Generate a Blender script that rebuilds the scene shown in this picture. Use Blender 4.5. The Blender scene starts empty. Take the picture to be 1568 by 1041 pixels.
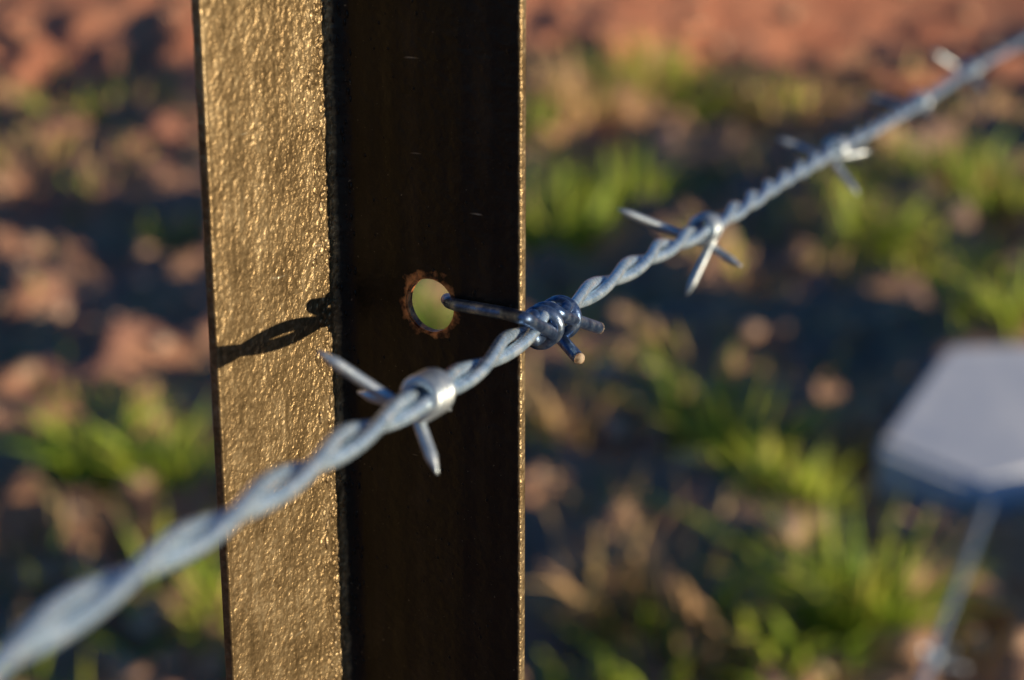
import bpy, math, random
import numpy as np
import bmesh
from mathutils import Vector, Matrix
random.seed(7); rng=np.random.default_rng(11)
sc=bpy.context.scene
sc.view_settings.view_transform='Standard'; sc.view_settings.look='None'; sc.view_settings.exposure=0

# ---------------- camera ----------------
H=1.0; PITCH=math.radians(18.4); FPX=3000.0
cd=bpy.data.cameras.new("camera"); cam=bpy.data.objects.new("camera",cd); sc.collection.objects.link(cam)
cam.location=(0,0,H); cam.rotation_euler=(math.pi/2-PITCH,0,0)
cd.sensor_width=36; cd.lens=FPX/1568*36; cd.clip_start=0.01; cd.clip_end=2000
cd.dof.use_dof=True; cd.dof.focus_distance=0.388; cd.dof.aperture_fstop=11.0
sc.camera=cam
cp,sp=math.cos(PITCH),math.sin(PITCH)
def P(u,v,d):
    xc=(u-784)/FPX*d; yc=-(v-520.5)/FPX*d
    return np.array([xc,d*cp+yc*sp,H+yc*cp-d*sp])
def G(u,v,z=0.0):
    a=P(u,v,1.0)-np.array([0,0,H]); t=(z-H)/a[2]
    return np.array([0,0,H])+a*t
def proj(p):
    dd=p[1]*cp-(p[2]-H)*sp
    return 784+FPX*p[0]/dd, 520.5-FPX*(p[1]*sp+(p[2]-H)*cp)/dd

# ---------------- light ----------------
AZ=math.radians(-25); EL=math.radians(4.6)
w=bpy.data.worlds.new("World"); sc.world=w; w.use_nodes=True
nt=w.node_tree; nt.nodes.clear()
sky=nt.nodes.new('ShaderNodeTexSky'); sky.sky_type='NISHITA'; sky.sun_disc=False
sky.sun_elevation=EL; sky.sun_rotation=math.radians(90)-AZ
sky.air_density=1.0; sky.dust_density=0.3; sky.ozone_density=5.0
bg=nt.nodes.new('ShaderNodeBackground'); bg.inputs[1].default_value=0.15
out=nt.nodes.new('ShaderNodeOutputWorld'); nt.links.new(sky.outputs[0],bg.inputs[0]); nt.links.new(bg.outputs[0],out.inputs[0])
sd=bpy.data.lights.new("sun",'SUN'); sd.energy=5.0; sd.angle=math.radians(0.5); sd.color=(1.0,0.83,0.58)
sun=bpy.data.objects.new("sun",sd); sc.collection.objects.link(sun)
s=Vector((math.cos(EL)*math.cos(AZ),math.cos(EL)*math.sin(AZ),math.sin(EL)))
sun.rotation_euler=s.to_track_quat('Z','Y').to_euler(); sun.location=(3,-2,3)

# ---------------- helpers ----------------
def newmat(name):
    m=bpy.data.materials.new(name); m.use_nodes=True
    t=m.node_tree; b=t.nodes['Principled BSDF']; return m,t,b
def N(t,typ,**kw):
    n=t.nodes.new(typ)
    for k,v in kw.items(): setattr(n,k,v)
    return n
def ramp(t,src,stops):
    r=N(t,'ShaderNodeValToRGB'); t.links.new(src,r.inputs[0])
    e=r.color_ramp.elements
    e[0].position=stops[0][0]; e[0].color=(*stops[0][1],1)
    e[1].position=stops[-1][0]; e[1].color=(*stops[-1][1],1)
    for p,c in stops[1:-1]:
        x=e.new(p); x.color=(*c,1)
    return r.outputs[0]
def noise(t,vec,scale,detail=3,rough=0.5):
    n=N(t,'ShaderNodeTexNoise'); n.inputs['Scale'].default_value=scale
    n.inputs['Detail'].default_value=detail; n.inputs['Roughness'].default_value=rough
    if vec is not None: t.links.new(vec,n.inputs['Vector'])
    return n.outputs['Fac']
def mixc(t,f,a,b,mode='MIX'):
    m=N(t,'ShaderNodeMix',data_type='RGBA',blend_type=mode)
    for i,x in ((0,f),(6,a),(7,b)):
        if isinstance(x,(float,int)): m.inputs[i].default_value=x
        elif isinstance(x,tuple): m.inputs[i].default_value=(*x,1)
        else: t.links.new(x,m.inputs[i])
    return m.outputs[2]
def math_(t,op,a,b=0.0,c=None):
    m=N(t,'ShaderNodeMath',operation=op)
    for i,x in enumerate((a,b,c)):
        if x is None: continue
        if isinstance(x,(float,int)): m.inputs[i].default_value=x
        else: t.links.new(x,m.inputs[i])
    return m.outputs[0]
def mrange(t,src,a,b,c=0.0,d=1.0):
    n=N(t,'ShaderNodeMapRange'); t.links.new(src,n.inputs[0])
    for i,x in enumerate((a,b,c,d)): n.inputs[i+1].default_value=x
    return n.outputs[0]
def mapping(t,vec,scale):
    m=N(t,'ShaderNodeMapping'); m.inputs['Scale'].default_value=scale; t.links.new(vec,m.inputs[0]); return m.outputs[0]
def bump(t,h,dist,strength=1.0,prev=None):
    b=N(t,'ShaderNodeBump'); b.inputs['Distance'].default_value=dist; b.inputs['Strength'].default_value=strength
    t.links.new(h,b.inputs['Height'])
    if prev is not None: t.links.new(prev,b.inputs['Normal'])
    return b.outputs[0]
def mesh_obj(name,verts,faces,mat=None,parent=None,smooth=True):
    me=bpy.data.meshes.new(name); me.from_pydata([tuple(v) for v in verts],[],faces); me.update()
    if smooth: me.polygons.foreach_set('use_smooth',[True]*len(me.polygons))
    if mat: me.materials.append(mat)
    o=bpy.data.objects.new(name,me); sc.collection.objects.link(o)
    if parent: o.parent=parent
    return o
def catmull(pts,n):
    pts=np.array(pts,float); p=np.vstack([2*pts[0]-pts[1],pts,2*pts[-1]-pts[-2]])
    out=[]
    for i in range(len(pts)-1):
        p0,p1,p2,p3=p[i:i+4]
        for k in range(n):
            t=k/n
            out.append(0.5*((2*p1)+(-p0+p2)*t+(2*p0-5*p1+4*p2-p3)*t*t+(-p0+3*p1-3*p2+p3)*t**3))
    out.append(pts[-1]); return np.array(out)
def arclen(p): return np.concatenate([[0],np.cumsum(np.linalg.norm(np.diff(p,axis=0),axis=1))])
def tube(pts,r,sides=12):
    pts=np.array(pts); n=len(pts); r=np.full(n,r) if np.isscalar(r) else np.array(r)
    T=np.gradient(pts,axis=0); T/=np.linalg.norm(T,axis=1)[:,None]+1e-12
    nrm=np.cross(T[0],[0.13,0.2,1.0]); nrm/=np.linalg.norm(nrm)
    ang=np.linspace(0,2*math.pi,sides,endpoint=False); ca=np.cos(ang)[:,None]; sa=np.sin(ang)[:,None]
    V=[];F=[]
    for i in range(n):
        nrm=nrm-T[i]*np.dot(nrm,T[i]); nrm/=np.linalg.norm(nrm)
        b=np.cross(T[i],nrm)
        V.extend(map(tuple,pts[i]+(ca*nrm+sa*b)*r[i]))
    for i in range(n-1):
        for k in range(sides):
            a=i*sides+k; b2=i*sides+(k+1)%sides
            F.append((a,b2,b2+sides,a+sides))
    V.append(tuple(pts[0])); V.append(tuple(pts[-1])); c0=len(V)-2;c1=len(V)-1
    for k in range(sides):
        F.append((c0,(k+1)%sides,k)); F.append((c1,(n-1)*sides+k,(n-1)*sides+(k+1)%sides))
    return V,F
def merge(parts):
    V=[];F=[]
    for v,f in parts:
        o=len(V); V+=list(v); F+=[tuple(i+o for i in q) for q in f]
    return V,F
def ico(sub=2):
    bm=bmesh.new(); bmesh.ops.create_icosphere(bm,subdivisions=sub,radius=1); v=np.array([x.co[:] for x in bm.verts]); f=[tuple(q.index for q in p.verts) for p in bm.faces]; bm.free(); return v,f
iv,jf=ico()

# ---------------- materials ----------------
def post_material(holec):
    m,t,b=newmat("weathered_bronze_steel")
    ob=N(t,'ShaderNodeTexCoord').outputs['Object']
    sx=N(t,'ShaderNodeSeparateXYZ'); t.links.new(ob,sx.inputs[0])
    streak=noise(t,mapping(t,ob,(1,1,0.012)),200,2,0.5)
    broad=noise(t,mapping(t,ob,(1,1,0.8)),110,5,0.7)
    fine=noise(t,ob,900,3,0.6)
    mixn=math_(t,'ADD',math_(t,'ADD',math_(t,'MULTIPLY',streak,0.24),math_(t,'MULTIPLY',broad,0.40)),math_(t,'MULTIPLY',fine,0.36))
    lit_tone=ramp(t,mixn,[(0.38,(0.14,0.092,0.042)),(0.5,(0.275,0.190,0.094)),(0.62,(0.47,0.355,0.205))])  # weathered bronze as seen on the sunlit flange
    shade_tone=ramp(t,math_(t,'ADD',math_(t,'MULTIPLY',broad,0.5),math_(t,'MULTIPLY',streak,0.5)),[(0.38,(0.0035,0.0028,0.0022)),(0.52,(0.0080,0.0060,0.0042)),(0.64,(0.026,0.018,0.011))])  # right flange's shade put into its colour, near black
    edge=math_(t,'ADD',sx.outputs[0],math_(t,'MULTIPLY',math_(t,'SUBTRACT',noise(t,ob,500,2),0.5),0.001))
    shade_fac=mrange(t,edge,0.0002,0.0009)  # painted shade starts at the shadow line by the bend
    lit_tip=mrange(t,edge,0.0411,0.0415)  # flange tip painted in the sunlit tone again
    shade_fac=math_(t,'MULTIPLY',shade_fac,math_(t,'SUBTRACT',1.0,lit_tip))
    col=mixc(t,shade_fac,lit_tone,shade_tone)
    spk=noise(t,ob,1300,2,0.5)
    col=mixc(t,math_(t,'MULTIPLY',ramp(t,spk,[(0.705,(0,0,0)),(0.76,(1,1,1))]),0.45),col,(0.42,0.34,0.22))
    scr=noise(t,mapping(t,ob,(0.5,0.5,4.0)),160,2,0.4)
    col=mixc(t,math_(t,'MULTIPLY',ramp(t,scr,[(0.74,(0,0,0)),(0.78,(1,1,1))]),0.7),col,(0.55,0.47,0.34))
    d=N(t,'ShaderNodeVectorMath',operation='DISTANCE'); t.links.new(ob,d.inputs[0]); d.inputs[1].default_value=holec
    dn=math_(t,'ADD',d.outputs['Value'],math_(t,'MULTIPLY',math_(t,'SUBTRACT',noise(t,ob,350,3),0.5),0.0075))
    rm=ramp(t,math_(t,'MULTIPLY',dn,100.0),[(0.55,(1,1,1)),(0.70,(0,0,0))])
    col=mixc(t,rm,col,mixc(t,ramp(t,noise(t,ob,420,3),[(0.38,(0,0,0)),(0.54,(1,1,1))]),(0.14,0.04,0.018),(0.85,0.36,0.12)))
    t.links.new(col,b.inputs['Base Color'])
    met=math_(t,'MULTIPLY',math_(t,'SUBTRACT',1.0,rm),math_(t,'MULTIPLY_ADD',shade_fac,-0.62,0.66))
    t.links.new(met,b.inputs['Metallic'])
    b.inputs['Specular IOR Level'].default_value=0.4
    t.links.new(math_(t,'ADD',math_(t,'MULTIPLY',broad,0.2),0.28),b.inputs['Roughness'])
    nf=math_(t,'SUBTRACT',1.0,math_(t,'MULTIPLY',shade_fac,0.70))
    band=mrange(t,sx.outputs[1],0.012,0.030,1.0,0.6)
    nf=math_(t,'MULTIPLY',nf,band)
    g1=noise(t,ob,720,3,0.55)
    n1=N(t,'ShaderNodeBump'); n1.inputs['Distance'].default_value=0.00055; t.links.new(g1,n1.inputs['Height']); t.links.new(nf,n1.inputs['Strength'])
    g2=noise(t,mapping(t,ob,(1,1,0.9)),330,1,0.4)
    n2=bump(t,g2,0.0005,0.45,n1.outputs[0])
    ly=N(t,'ShaderNodeTexNoise',noise_dimensions='1D'); ly.inputs['Scale'].default_value=190; ly.inputs['Detail'].default_value=1; t.links.new(sx.outputs[1],ly.inputs['W'])
    n3=bump(t,ly.outputs['Fac'],0.0009,0.42,n2)
    lx_=N(t,'ShaderNodeTexNoise',noise_dimensions='1D'); lx_.inputs['Scale'].default_value=110; lx_.inputs['Detail'].default_value=1; t.links.new(sx.outputs[0],lx_.inputs['W'])
    n4=bump(t,lx_.outputs['Fac'],0.0013,0.5,n3)
    t.links.new(n4,b.inputs['Normal'])
    return m
def wire_mat(name,c0,c1,c2,metal,r0):
    m,t,b=newmat(name)
    ob=N(t,'ShaderNodeTexCoord').outputs['Object']
    t.links.new(ramp(t,noise(t,ob,420,4,0.65),[(0.32,c0),(0.5,c1),(0.68,c2)]),b.inputs['Base Color'])
    b.inputs['Metallic'].default_value=metal
    t.links.new(math_(t,'ADD',math_(t,'MULTIPLY',noise(t,ob,900,2),0.3),r0),b.inputs['Roughness'])
    t.links.new(bump(t,noise(t,ob,1800,3),0.0001,0.8),b.inputs['Normal'])
    return m
WIRE=wire_mat("galvanised_wire",(0.34,0.49,0.66),(0.57,0.74,0.91),(0.82,0.92,1.0),0.62,0.12)
BARB=wire_mat("galvanised_barb",(0.36,0.44,0.54),(0.56,0.64,0.71),(0.78,0.81,0.82),0.74,0.26)
TIE=wire_mat("tie_wire_steel",(0.05,0.09,0.19),(0.13,0.21,0.38),(0.38,0.46,0.56),0.85,0.20)
CUT,t_,b_=newmat("rusty_cut_end"); b_.inputs['Roughness'].default_value=0.7
t_.links.new(ramp(t_,noise(t_,N(t_,'ShaderNodeTexCoord').outputs['Object'],900,2),[(0.4,(0.30,0.17,0.09)),(0.6,(0.55,0.43,0.30))]),b_.inputs['Base Color'])

# ---------------- fence post (angle section) ----------------
PHI=math.radians(31); L=0.0418; LL=0.0396; TH=0.0022
dR=np.array([math.cos(PHI),-math.sin(PHI),0]); dL=np.array([-math.sin(PHI),-math.cos(PHI),0])
E=P(797,510,0.375); C=E-dR*L; C[2]=0
def Fp(u,v,off):
    """point on the inner face of the right flange (offset towards the open side)"""
    o=np.array([0,0,H]); r=P(u,v,1.0)-o; q=C+dL*off
    t=np.dot(q-o,dL)/np.dot(r,dL); return o+r*t
def arc(cx,cy,r,a0,a1,n):
    return [(cx+r*math.cos(math.radians(a0+(a1-a0)*i/n)),cy+r*math.sin(math.radians(a0+(a1-a0)*i/n))) for i in range(n+1)]
ri=0.0042; ro=ri+TH; e=0.0005
prof=[]
prof+=arc(L-e,-e,e,90,0,4)
prof+=arc(L-e,-TH+e,e,0,-90,4)
prof+=arc(ri,ri,ro,270,180,14)
prof+=arc(-TH+e,LL-e,e,180,90,4)
prof+=arc(-e,LL-e,e,90,0,4)
prof+=arc(ri,ri,ri,180,270,14)
z0,z1=-0.35,1.42
n=len(prof); V=[];F=[]
for zz in (-z1,-z0):
    V+=[(x,y,zz) for x,y in prof]
for k in range(n):
    F.append((k,(k+1)%n,n+(k+1)%n,n+k))
F.append(tuple(range(n))[::-1]); F.append(tuple(range(n,2*n)))
hc=Fp(658,468,0.0)
lx=float(np.dot(hc-C,dR)); RH=0.0054
holec=(lx,-TH/2,-hc[2])
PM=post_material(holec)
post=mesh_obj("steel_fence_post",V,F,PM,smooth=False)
bm=bmesh.new(); bm.from_mesh(post.data); bmesh.ops.recalc_face_normals(bm,faces=bm.faces); bm.to_mesh(post.data); bm.free()
bpy.ops.mesh.primitive_cylinder_add(vertices=64,radius=RH,depth=0.02,location=(lx,-TH/2,-hc[2]),rotation=(math.pi/2,0,0))
cut=bpy.context.object
md=post.modifiers.new("h",'BOOLEAN'); md.operation='DIFFERENCE'; md.object=cut; md.solver='EXACT'
dg=bpy.context.evaluated_depsgraph_get(); me2=bpy.data.meshes.new_from_object(post.evaluated_get(dg))
post.modifiers.clear(); post.data=me2; bpy.data.objects.remove(cut,do_unlink=True)
bm=bmesh.new(); bm.from_mesh(me2)
he=[ed for ed in bm.edges if all(abs(math.hypot(v.co.x-lx,v.co.z-holec[2])-RH)<1e-4 for v in ed.verts) and abs(ed.verts[0].co.y-ed.verts[1].co.y)<1e-5]
bmesh.ops.bevel(bm,geom=he,offset=0.0003,segments=2,affect='EDGES')
bm.to_mesh(me2); bm.free()
me2.polygons.foreach_set('use_smooth',[True]*len(me2.polygons)); me2.set_sharp_from_angle(angle=math.radians(28))
if not me2.materials: me2.materials.append(PM)
post.matrix_world=Matrix(((dR[0],dL[0],0,C[0]),(dR[1],dL[1],0,C[1]),(0,0,-1,0),(0,0,0,1)))
parts=[]
for _ in range(620):
    z=-random.uniform(0.80,0.99)
    y=0.0040+abs(random.gauss(0,0.0019))
    r=random.uniform(0.00018,0.0007) if random.random()<.93 else random.uniform(0.0007,0.0011)
    q=iv*np.array([r*0.45,r,r*random.uniform(0.9,1.9)])
    q=q*(1+0.18*np.sin(iv[:,[1]]*4+random.random()*6))
    parts.append((q+np.array([0.0,y,z]),jf))
for _ in range(260):
    z=-random.uniform(0.80,0.99)
    a=random.uniform(190,262)
    x=ri+ri*math.cos(math.radians(a)); y=ri+ri*math.sin(math.radians(a))
    r=random.uniform(0.0002,0.0006)
    parts.append((iv*np.array([r*.6,r*.6,r*1.4])+np.array([x,y,z]),jf))
for _ in range(190):
    z=-random.uniform(0.80,0.99)
    r=random.uniform(0.00012,0.00032)
    parts.append((iv*np.array([r,r*.6,r*1.3])+np.array([random.uniform(0.005,0.041),0,z]),jf))
V,F=merge(parts); beads=mesh_obj("mill_scale",V,F,PM,post)

# ---------------- barbed wire ----------------
KW=0.369*1103
def dw(u): return KW/(1900-u)
cps=[(-1500,1960),(-800,1520),(-350,1225),(-150,1105),(0,1010),(120,927),(240,854),(370,779),(500,696),(570,652),(640,612),(720,568),(790,521),(840,486),(930,430),(1010,383),(1080,350),(1160,300),(1220,262),(1280,228),(1350,190),(1410,155),(1488,105),(1568,62),(1690,-8),(1780,-60),(1830,-88)]
cl=catmull([P(u,v,dw(u)) for u,v in cps],24)
def resample(p,ds_near,ds_far):
    S=arclen(p); out=[0.0]
    while out[-1]<S[-1]:
        d=np.interp(out[-1],S,p[:,1]); out.append(out[-1]+(ds_near if d<1.0 else ds_far))
    out=np.minimum(np.array(out),S[-1]); out=np.unique(out)
    return np.stack([np.interp(out,S,p[:,i]) for i in range(3)],1),out
def smooth(p,k):
    for _ in range(k): p[1:-1]=0.25*p[:-2]+0.5*p[1:-1]+0.25*p[2:]
    return p
cl,S=resample(cl,0.0010,0.004); cl=smooth(cl,6); S=arclen(cl)
def frames(p):
    T=np.gradient(p,axis=0); T/=np.linalg.norm(T,axis=1)[:,None]
    A=np.cross(T,[0,0,1.0]); A/=np.linalg.norm(A,axis=1)[:,None]; B=np.cross(A,T); return T,A,B
T,A,B=frames(cl)
def s_at(u,v):
    p=P(u,v,dw(u)); return int(np.argmin(np.linalg.norm(cl-p,axis=1)))
iT=s_at(815,503)
hp=np.where(np.arange(len(S))<iT,0.0265,0.0240)*(1+0.12*np.sin(S*23))
k=np.ones(30)/30; hp=np.convolve(np.pad(hp,15,mode='edge'),k,mode='same')[15:-15]
ph=np.concatenate([[0],np.cumsum(np.diff(S)/hp[1:]*math.pi)]); ph=ph-ph[iT]+0.6
RS=0.00122
bw=bpy.data.objects.new("barbed_wire",None); sc.collection.objects.link(bw)
for j in range(2):
    a=ph+j*math.pi
    off=RS*(1.12+0.12*np.sin(S*70+j*2))
    pts=cl+(np.cos(a)*off)[:,None]*A+(np.sin(a)*off)[:,None]*B
    V,F=tube(pts,RS,14); mesh_obj(f"strand_{j+1}",V,F,WIRE,bw)

def coil_wire(c,Tx,Ax,Bx,tip0,tip1,a0,a1,R,r,turns,hand=1,pre=None):
    def cpt(th,ax): return c+Tx*ax+R*(math.cos(th)*Ax+math.sin(th)*Bx)
    def tn(th): return hand*(-math.sin(th)*Ax+math.cos(th)*Bx)
    best0=max(np.linspace(0,2*math.pi,181),key=lambda th:np.dot((cpt(th,a0)-tip0)/np.linalg.norm(cpt(th,a0)-tip0),tn(th)))
    best1=max(np.linspace(0,2*math.pi,181),key=lambda th:np.dot((tip1-cpt(th,a1))/np.linalg.norm(cpt(th,a1)-tip1),tn(th)))
    tot=(best1-best0)*hand
    while tot<turns*2*math.pi-math.pi: tot+=2*math.pi
    m=int(tot/0.25)+2
    pts=[cpt(best0+hand*tot*i/m,a0+(a1-a0)*i/m) for i in range(m+1)]
    pre=[tip0] if pre is None else pre
    def lin(a,b,k): return [a+(b-a)*q/k for q in range(k)]
    path=[]
    ch=list(pre)+[pts[0]]
    for i in range(len(ch)-1): path+=lin(ch[i],ch[i+1],8)
    path+=pts
    path+=lin(pts[-1],tip1,8)[1:]+[tip1]
    p=smooth(catmull(path,2),5)
    return p
RB=0.00106
def barb(parent,name,i,cl,T,A,B,tipsets,turns=1.5):
    parts=[]
    c=cl[i];Tx=T[i];Ax=A[i];Bx=B[i]
    w=RB*2.02
    for (t0,t1,hand,ac) in tipsets:
        p=coil_wire(c,Tx,Ax,Bx,np.array(t0),np.array(t1),ac*w-w*0.75,ac*w+w*0.75,2*RS*0.93+RB*0.72,RB,turns,hand)
        S_=arclen(p)
        rr=np.full(len(p),RB)*np.clip(0.2+np.minimum(S_,S_[-1]-S_)/0.0038,0,1)
        parts.append(tube(p,rr,14))
    V,F=merge(parts); return mesh_obj(name,V,F,BARB,parent)
W=P
d1=dw(655)
barb(bw,"barb_1",s_at(652,602),cl,T,A,B,[
   (W(488,538,d1-0.006),W(670,726,d1-0.004),1,-0.8),
   (W(548,600,d1+0.010),W(690,628,d1+0.016),1,0.8)])
d2=dw(1080)
barb(bw,"barb_2",s_at(1080,350),cl,T,A,B,[
   (W(946,320,d2-0.008),W(1135,408,d2-0.004),1,-0.8),
   (W(1051,453,d2-0.001),W(1102,338,d2+0.012),1,0.8)])
RB=0.00122
d3=dw(1280)
barb(bw,"barb_3",s_at(1280,229),cl,T,A,B,[
   (W(1190,212,d3-0.006),W(1313,297,d3-0.004),1,-0.8),
   (W(1262,224,d3+0.01),W(1332,231,d3+0.008),1,0.8)])
d4=dw(1410)
barb(bw,"barb_4",s_at(1410,155),cl,T,A,B,[
   (W(1328,147,d4-0.004),W(1425,175,d4-0.004),1,-0.7),
   (W(1400,140,d4+0.01),W(1430,150,d4+0.01),1,0.7)])
d5=dw(1488)
barb(bw,"barb_5",s_at(1488,105),cl,T,A,B,[
   (W(1428,79,d5-0.012),W(1508,139,d5-0.004),1,-0.7),
   (W(1478,90,d5+0.01),W(1506,100,d5+0.01),1,0.7)])

# ---------------- tie wire ----------------
RT=0.00126
tp=[]; ends=[]
def snip(p):
    dv=p[-1]-p[-3]; dv/=np.linalg.norm(dv)
    side=np.cross(dv,[0,0,1.0]); side/=np.linalg.norm(side)
    q=[p[-1]-dv*0.0004,p[-1]+dv*0.0001,p[-1]+dv*0.0004+side*0.0001,p[-1]+dv*0.0007+side*0.0003]
    return tube(q,[RT*1.01,RT*1.01,RT*0.85,RT*0.35],14)
back=lambda x,z,o: np.array([*(C+dR*x)[:2],z])-dL*(TH+o)
hz=hc[2]
iA=s_at(834,490); c=cl[iA]-np.array([0,0,0.0009])
pre=[back(L*0.93,hz-0.003,0.0016),back(lx+0.009,hz+0.001,0.0016),Fp(684,458,-0.0035),Fp(688,463,0.0002),Fp(700,467,0.0015),Fp(740,474,0.0018),Fp(775,480,0.0021),P(803,487,0.3655)]
tip=P(917,502,dw(905)-0.006)
p=coil_wire(c,T[iA],A[iA],B[iA],pre[-1],tip,-0.0035,0.0022,2*RS*0.9+RT*0.75,RT,2.0,-1,pre=pre)
tp.append(tube(p,RT,16)); ends.append(snip(p))
iB=s_at(862,472); c=cl[iB]-np.array([0,0,0.0016])
pre=[back(L*0.93,hz-0.003,0.0016),back(L+0.001,hz+0.001,0.0012),P(818,524,0.374)]
tip=P(886,549,dw(860)-0.006)
p=coil_wire(c,T[iB],A[iB],B[iB],pre[-1],tip,-0.0035,-0.001,2*RS*0.95+RT*0.8,RT,1.4,1,pre=pre)
tp.append(tube(p,RT,16)); ends.append(snip(p))
V,F=merge(tp); tw=mesh_obj("tie_wire",V,F,TIE)
V,F=merge(ends); mesh_obj("cut_ends",V,F,CUT,tw)

# ---------------- terrain ----------------
def vnoise(x,y,seed):
    r=np.random.default_rng(seed); tab=r.random((256,256))
    xi=np.floor(x).astype(int); yi=np.floor(y).astype(int); fx=x-xi; fy=y-yi
    fx=fx*fx*(3-2*fx); fy=fy*fy*(3-2*fy)
    g=lambda a,b: tab[a%256,b%256]
    return (g(xi,yi)*(1-fx)+g(xi+1,yi)*fx)*(1-fy)+(g(xi,yi+1)*(1-fx)+g(xi+1,yi+1)*fx)*fy
def ssm(a,b,x):
    t=np.clip((x-a)/(b-a),0,1); return t*t*(3-2*t)
def height(x,y):
    x=np.asarray(x,float); y=np.asarray(y,float)
    h=(vnoise(x*1.3,y*1.3,1)-0.5)*0.05
    c1=ssm(0.42,0.8,vnoise(x*6+3,y*4.5,2)); c2=ssm(0.4,0.85,vnoise(x*15,y*12+5,3)); c3=vnoise(x*40,y*34,4)
    amp=1.0-0.85*ssm(5.1,5.7,y)
    lf=1.0+0.1*ssm(0.1,-0.4,x)
    h=h+amp*lf*(0.046*c1+0.042*c2+0.010*c3)
    wob=(vnoise(x*0.8,y*0.0+2,9)-0.5)*0.5
    h=h+0.90*ssm(4.9,7.1,y+wob)
    return h-0.03
def axis(lo,hi,step,far):
    a=list(np.arange(lo,hi,step)); st=step; x=hi
    while x<far: a.append(x); st*=1.25; x+=st
    a.append(far); st=step*1.25; x=lo-st; pre=[]
    while x>-far: pre.append(x); st*=1.25; x-=st
    pre.append(-far); return np.array(pre[::-1]+a)
xs=axis(-2.1,2.3,0.014,400); ys=axis(1.6,7.4,0.017,400)
X,Y=np.meshgrid(xs,ys); Z=height(X,Y)
nx,ny=len(xs),len(ys)
verts=np.stack([X.ravel(),Y.ravel(),Z.ravel()],1)
ii=np.arange(nx*ny).reshape(ny,nx)
quads=np.stack([ii[:-1,:-1].ravel(),ii[:-1,1:].ravel(),ii[1:,1:].ravel(),ii[1:,:-1].ravel()],1)
me=bpy.data.meshes.new("ground"); me.vertices.add(len(verts)); me.vertices.foreach_set('co',verts.ravel())
me.loops.add(quads.size); me.loops.foreach_set('vertex_index',quads.ravel())
me.polygons.add(len(quads)); me.polygons.foreach_set('loop_start',np.arange(0,quads.size,4)); me.polygons.foreach_set('loop_total',np.full(len(quads),4))
me.update(); me.polygons.foreach_set('use_smooth',[True]*len(quads))
gr=bpy.data.objects.new("ground",me); sc.collection.objects.link(gr)
m,t,b=newmat("red_soil")
ob=N(t,'ShaderNodeTexCoord').outputs['Object']
sx=N(t,'ShaderNodeSeparateXYZ'); t.links.new(ob,sx.inputs[0])
base=ramp(t,noise(t,ob,6,5,0.65),[(0.32,(0.22,0.20,0.23)),(0.48,(0.42,0.30,0.23)),(0.6,(0.62,0.38,0.22)),(0.75,(0.72,0.50,0.31))])
red=ramp(t,noise(t,ob,6,5,0.6),[(0.3,(0.72,0.26,0.15)),(0.7,(0.90,0.42,0.25))])
rf=math_(t,'MULTIPLY_ADD',noise(t,ob,2.2,3),1.6,-0.5)
a1=mrange(t,sx.outputs[1],4.8,5.3)
a2=mrange(t,sx.outputs[0],0.2,-0.5,0.0,0.3)
rf=math_(t,'ADD',math_(t,'ADD',math_(t,'MULTIPLY',rf,0.7),a1),a2)
cl_=N(t,'ShaderNodeClamp'); t.links.new(rf,cl_.inputs[0])
t.links.new(mixc(t,cl_.outputs[0],base,red),b.inputs['Base Color']); b.inputs['Roughness'].default_value=0.95
b.inputs['Specular IOR Level'].default_value=0.2
t.links.new(bump(t,noise(t,ob,70,5,0.7),0.012,1.0),b.inputs['Normal'])
me.materials.append(m)

# ---------------- gravel ----------------
parts=[]
iv1,jf1=ico(1)
for _ in range(2300):
    y=1.7+4.6*random.random()**1.3; x=(random.random()*2-1)*(0.33*y+0.1)
    if y>5.0 and random.random()<.6: continue
    r=random.choice([0.006,0.009,0.012,0.014,0.022])*random.uniform(0.7,1.3)
    q=iv1*np.array([random.uniform(.8,1.5),random.uniform(.8,1.3),random.uniform(.5,1.0)])
    q=q*(1+0.22*np.sin(iv1[:,[0]]*4+random.random()*6)*np.cos(iv1[:,[1]]*3+random.random()*6))*r
    an=random.random()*6.28; ca,sa=math.cos(an),math.sin(an)
    q=np.stack([q[:,0]*ca-q[:,1]*sa,q[:,0]*sa+q[:,1]*ca,q[:,2]],1)+np.array([x,y,float(height(x,y))+r*0.3])
    parts.append((q,jf1))
V,F=merge(parts)
m,t,b=newmat("stone"); ob=N(t,'ShaderNodeTexCoord').outputs['Object']
t.links.new(ramp(t,noise(t,ob,25,3),[(0.3,(0.40,0.20,0.13)),(0.5,(0.56,0.34,0.21)),(0.7,(0.64,0.50,0.39))]),b.inputs['Base Color']); b.inputs['Roughness'].default_value=0.8
mesh_obj("gravel",V,F,m)

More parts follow.
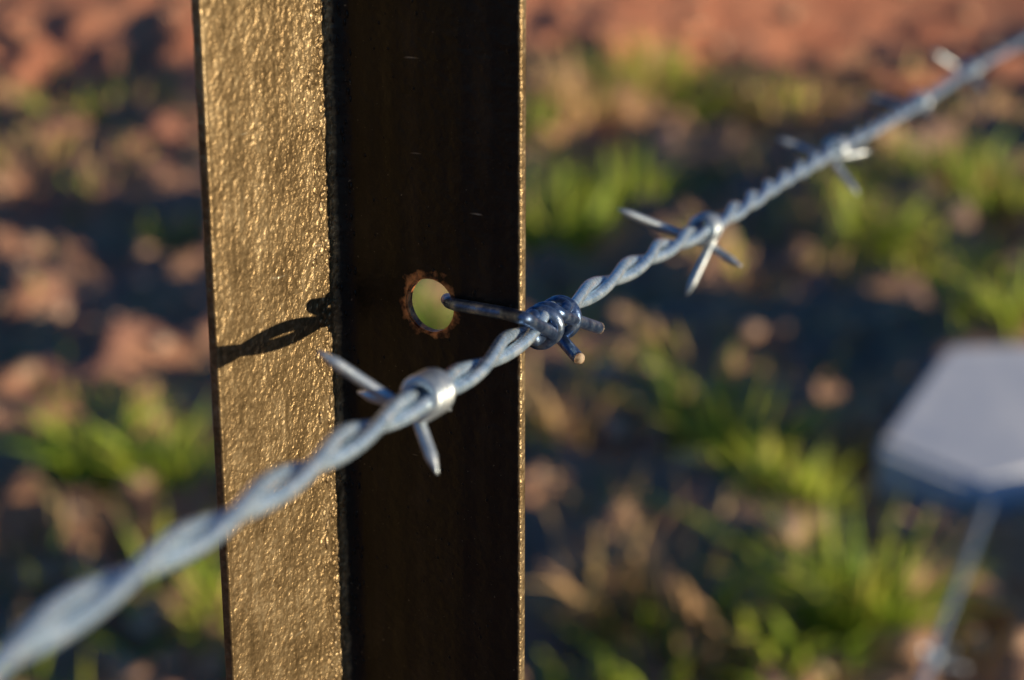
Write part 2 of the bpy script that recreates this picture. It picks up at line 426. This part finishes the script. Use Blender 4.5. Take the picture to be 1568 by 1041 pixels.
# ---------------- grass ----------------
GV=[];GF=[];GC=[]
def blade(x,y,z,h,wd,az,lean,col):
    n=4; o=len(GV)
    dx,dy=math.cos(az),math.sin(az)
    rot=random.gauss(AZ+math.pi/2,0.6); px,py=math.cos(rot),math.sin(rot)
    for i in range(n+1):
        q=i/n; lx_=lean*h*q**1.8; zz=h*q*(1-0.25*lean*q)
        ww=wd*(1-q**2.2)*0.5+0.0003
        cx,cy=x+dx*lx_,y+dy*lx_
        GV.append((cx-px*ww,cy-py*ww,z+zz)); GV.append((cx+px*ww,cy+py*ww,z+zz)); GC.extend([col,col])
    for i in range(n):
        a=o+2*i; GF.append((a,a+1,a+3,a+2))
def tuft(x,y,rad,h,nb,green,wd=0.005,tmin=0.42):
    for _ in range(nb):
        r=rad*math.sqrt(random.random())*random.uniform(.5,1); a=random.random()*6.283
        bx,by=x+r*math.cos(a),y+r*math.sin(a)
        col=(random.uniform(tmin,1.0) if random.random()<green else random.uniform(0,0.3))
        blade(bx,by,float(height(bx,by))-0.004,h*random.uniform(.4,1.1),wd*random.uniform(.6,1.6),a+random.uniform(-1,1),random.uniform(.1,1.2),col)
TU=[(145,790,.05,.15,60,.97),(255,800,.08,.12,60,.85),(225,860,.04,.09,16,.1),(60,1030,.12,.07,40,.6),(330,970,.12,.10,60,.7),
(250,380,.07,.08,40,.9),(150,300,.15,.06,40,.2),(990,155,.14,.16,120,.95),(1095,165,.13,.15,100,.8),(890,210,.2,.17,110,.08),(1210,175,.18,.12,70,.3),
(940,310,.14,.13,120,.95),(845,360,.12,.15,110,.95),(1030,290,.13,.08,50,.5),(1335,385,.09,.13,75,.95),(1450,310,.22,.14,150,.85),(1555,320,.2,.12,110,.75),
(1440,410,.18,.09,80,.7),(1540,540,.12,.13,90,.95),(1070,660,.06,.14,40,.6),(1130,700,.07,.15,60,.9),(1190,780,.08,.09,60,.95),(1250,790,.07,.07,36,.85),
(1285,710,.04,.12,22,.05),(838,680,.06,.11,34,.15),(925,975,.04,.18,30,.03),(1055,975,.06,.18,44,.08),(990,1050,.1,.10,55,.8),(1250,975,.08,.12,60,.8),
(1320,985,.08,.19,100,.95),(1355,955,.05,.16,60,.95),(1210,1045,.1,.10,45,.85),(1100,1050,.06,.09,22,.4),(820,240,.09,.1,45,.7),
(1010,520,.05,.08,22,.4),(930,550,.07,.06,28,.8),(90,880,.1,.06,35,.4),(70,170,.3,.08,80,.5),(150,160,.25,.09,70,.5),(1380,600,.015,.06,8,0.),(980,640,.04,.07,14,.1),
(1250,420,.09,.07,34,.1),(880,440,.1,.06,34,.3),(1160,350,.12,.07,44,.2),(30,250,.2,.08,50,.1),(1350,140,.2,.08,50,.2),(1500,180,.2,.08,60,.4),(420,1000,.1,.1,30,.6),
(1270,330,.12,.08,60,.5),(1130,270,.12,.07,50,.2),(1100,430,.08,.06,30,.4),(1230,560,.08,.06,24,.4),(960,780,.06,.06,24,.5)]
for u,v,r,h,nb,g in TU:
    g0=G(u,v); tuft(g0[0],g0[1],r,h,nb,g,0.010 if h>.09 else 0.0075)
g0=G(668,540); tuft(g0[0],g0[1],.10,.15,110,0.85,0.010,0.75)
for _ in range(400):
    y=1.7+5.2*random.random()**1.1; x=(random.random()*2-1)*(0.32*y+0.1)
    pu,pv=proj((x,y,0.0))
    if y>5.2 and random.random()<0.88: continue
    if 1370<pu and 770<pv: continue
    if 1330<pu and 470<pv<860: continue
    g=0.6 if x>0 else 0.35
    tuft(x,y,random.uniform(.02,.07),random.uniform(.015,.05),random.randint(4,14),g*random.uniform(.3,1.3),0.005)
o=mesh_obj("grass",GV,GF,None,smooth=True)
at=o.data.attributes.new("tone",'FLOAT','POINT'); at.data.foreach_set('value',GC)
m=bpy.data.materials.new("grass_blade"); m.use_nodes=True; t=m.node_tree; b=t.nodes['Principled BSDF']
an=N(t,'ShaderNodeAttribute'); an.attribute_name="tone"
col=ramp(t,an.outputs['Fac'],[(0.0,(0.72,0.42,0.24)),(0.3,(0.66,0.50,0.20)),(0.47,(0.60,0.62,0.07)),(0.75,(0.42,0.55,0.05)),(1.0,(0.24,0.40,0.045))])
t.links.new(col,b.inputs['Base Color']); b.inputs['Roughness'].default_value=0.5
tr=N(t,'ShaderNodeBsdfTranslucent'); t.links.new(col,tr.inputs[0]); mx=N(t,'ShaderNodeMixShader'); mx.inputs[0].default_value=0.22
t.links.new(b.outputs[0],mx.inputs[1]); t.links.new(tr.outputs[0],mx.inputs[2]); t.links.new(mx.outputs[0],t.nodes['Material Output'].inputs[0])
o.data.materials.append(m)

# ---------------- concrete anchor block with sloping top ----------------
zt=0.15; h0=0.038
fl=G(1335,755)[:2]; fm=G(1503,788)[:2]; fr=G(1660,765)[:2]; tr_=G(1660,523,zt)[:2]; tl=G(1450,525,zt)[:2]
plan=[fl,fm,fr,tr_,tl]
yr=fm[1]; kz=(zt-h0)/(tl[1]-yr)
V=[(p[0],p[1],-0.06) for p in plan]+[(p[0],p[1],h0+kz*(p[1]-yr)) for p in plan]
F=[(0,1,2,3,4)[::-1],(5,6,7,8,9)]+[(i,(i+1)%5,5+(i+1)%5,5+i) for i in range(5)]
m,t,b=newmat("pale_concrete"); ob=N(t,'ShaderNodeTexCoord').outputs['Object']
t.links.new(ramp(t,noise(t,ob,9,4,0.6),[(0.35,(0.58,0.64,0.78)),(0.65,(0.82,0.85,0.94))]),b.inputs['Base Color']); b.inputs['Roughness'].default_value=0.5
t.links.new(bump(t,noise(t,ob,120,4),0.002,0.6),b.inputs['Normal'])
blk=mesh_obj("concrete_block",V,F,m,smooth=False)
bm=bmesh.new(); bm.from_mesh(blk.data); bmesh.ops.recalc_face_normals(bm,faces=bm.faces); bmesh.ops.bevel(bm,geom=list(bm.edges),offset=0.010,segments=3,affect='EDGES'); bm.to_mesh(blk.data); bm.free()

# stay strand from the post down to the block
a=np.array([*(C+dR*L*1.03)[:2],0])+dL*0.003; a[2]=H-0.36*math.tan(math.radians(18.4)+math.atan(2110/FPX)); 
bpt=G(1514,770,0.03)
mid=(a+bpt)/2+np.array([0,0,-0.004])
st=catmull([a,mid,bpt],200); st,S2=resample(st,0.0015,0.003); T2,A2,B2=frames(st); S2=arclen(st)
sw=bpy.data.objects.new("barbed_wire",None); sc.collection.objects.link(sw)
R2=0.0021
for j in range(2):
    an_=S2/0.022*math.pi+j*math.pi
    q=st+(np.cos(an_)*R2)[:,None]*A2+(np.sin(an_)*R2)[:,None]*B2
    V,F=tube(q,R2,10); mesh_obj(f"stay_strand_{j+1}",V,F,WIRE,sw)
cand=[abs(proj(p)[1]-1005) for p in st]
ib=int(np.argmin(cand)); c=st[ib]
RS=0.0021; RB=0.0021
barb(sw,"stay_barb",ib,st,T2,A2,B2,[(c+np.array([-.008,0,.012]),c+np.array([.030,-.003,-.010]),1,-0.8),(c+np.array([.004,0,-.01]),c+np.array([.020,.002,.006]),1,0.8)],1.8)
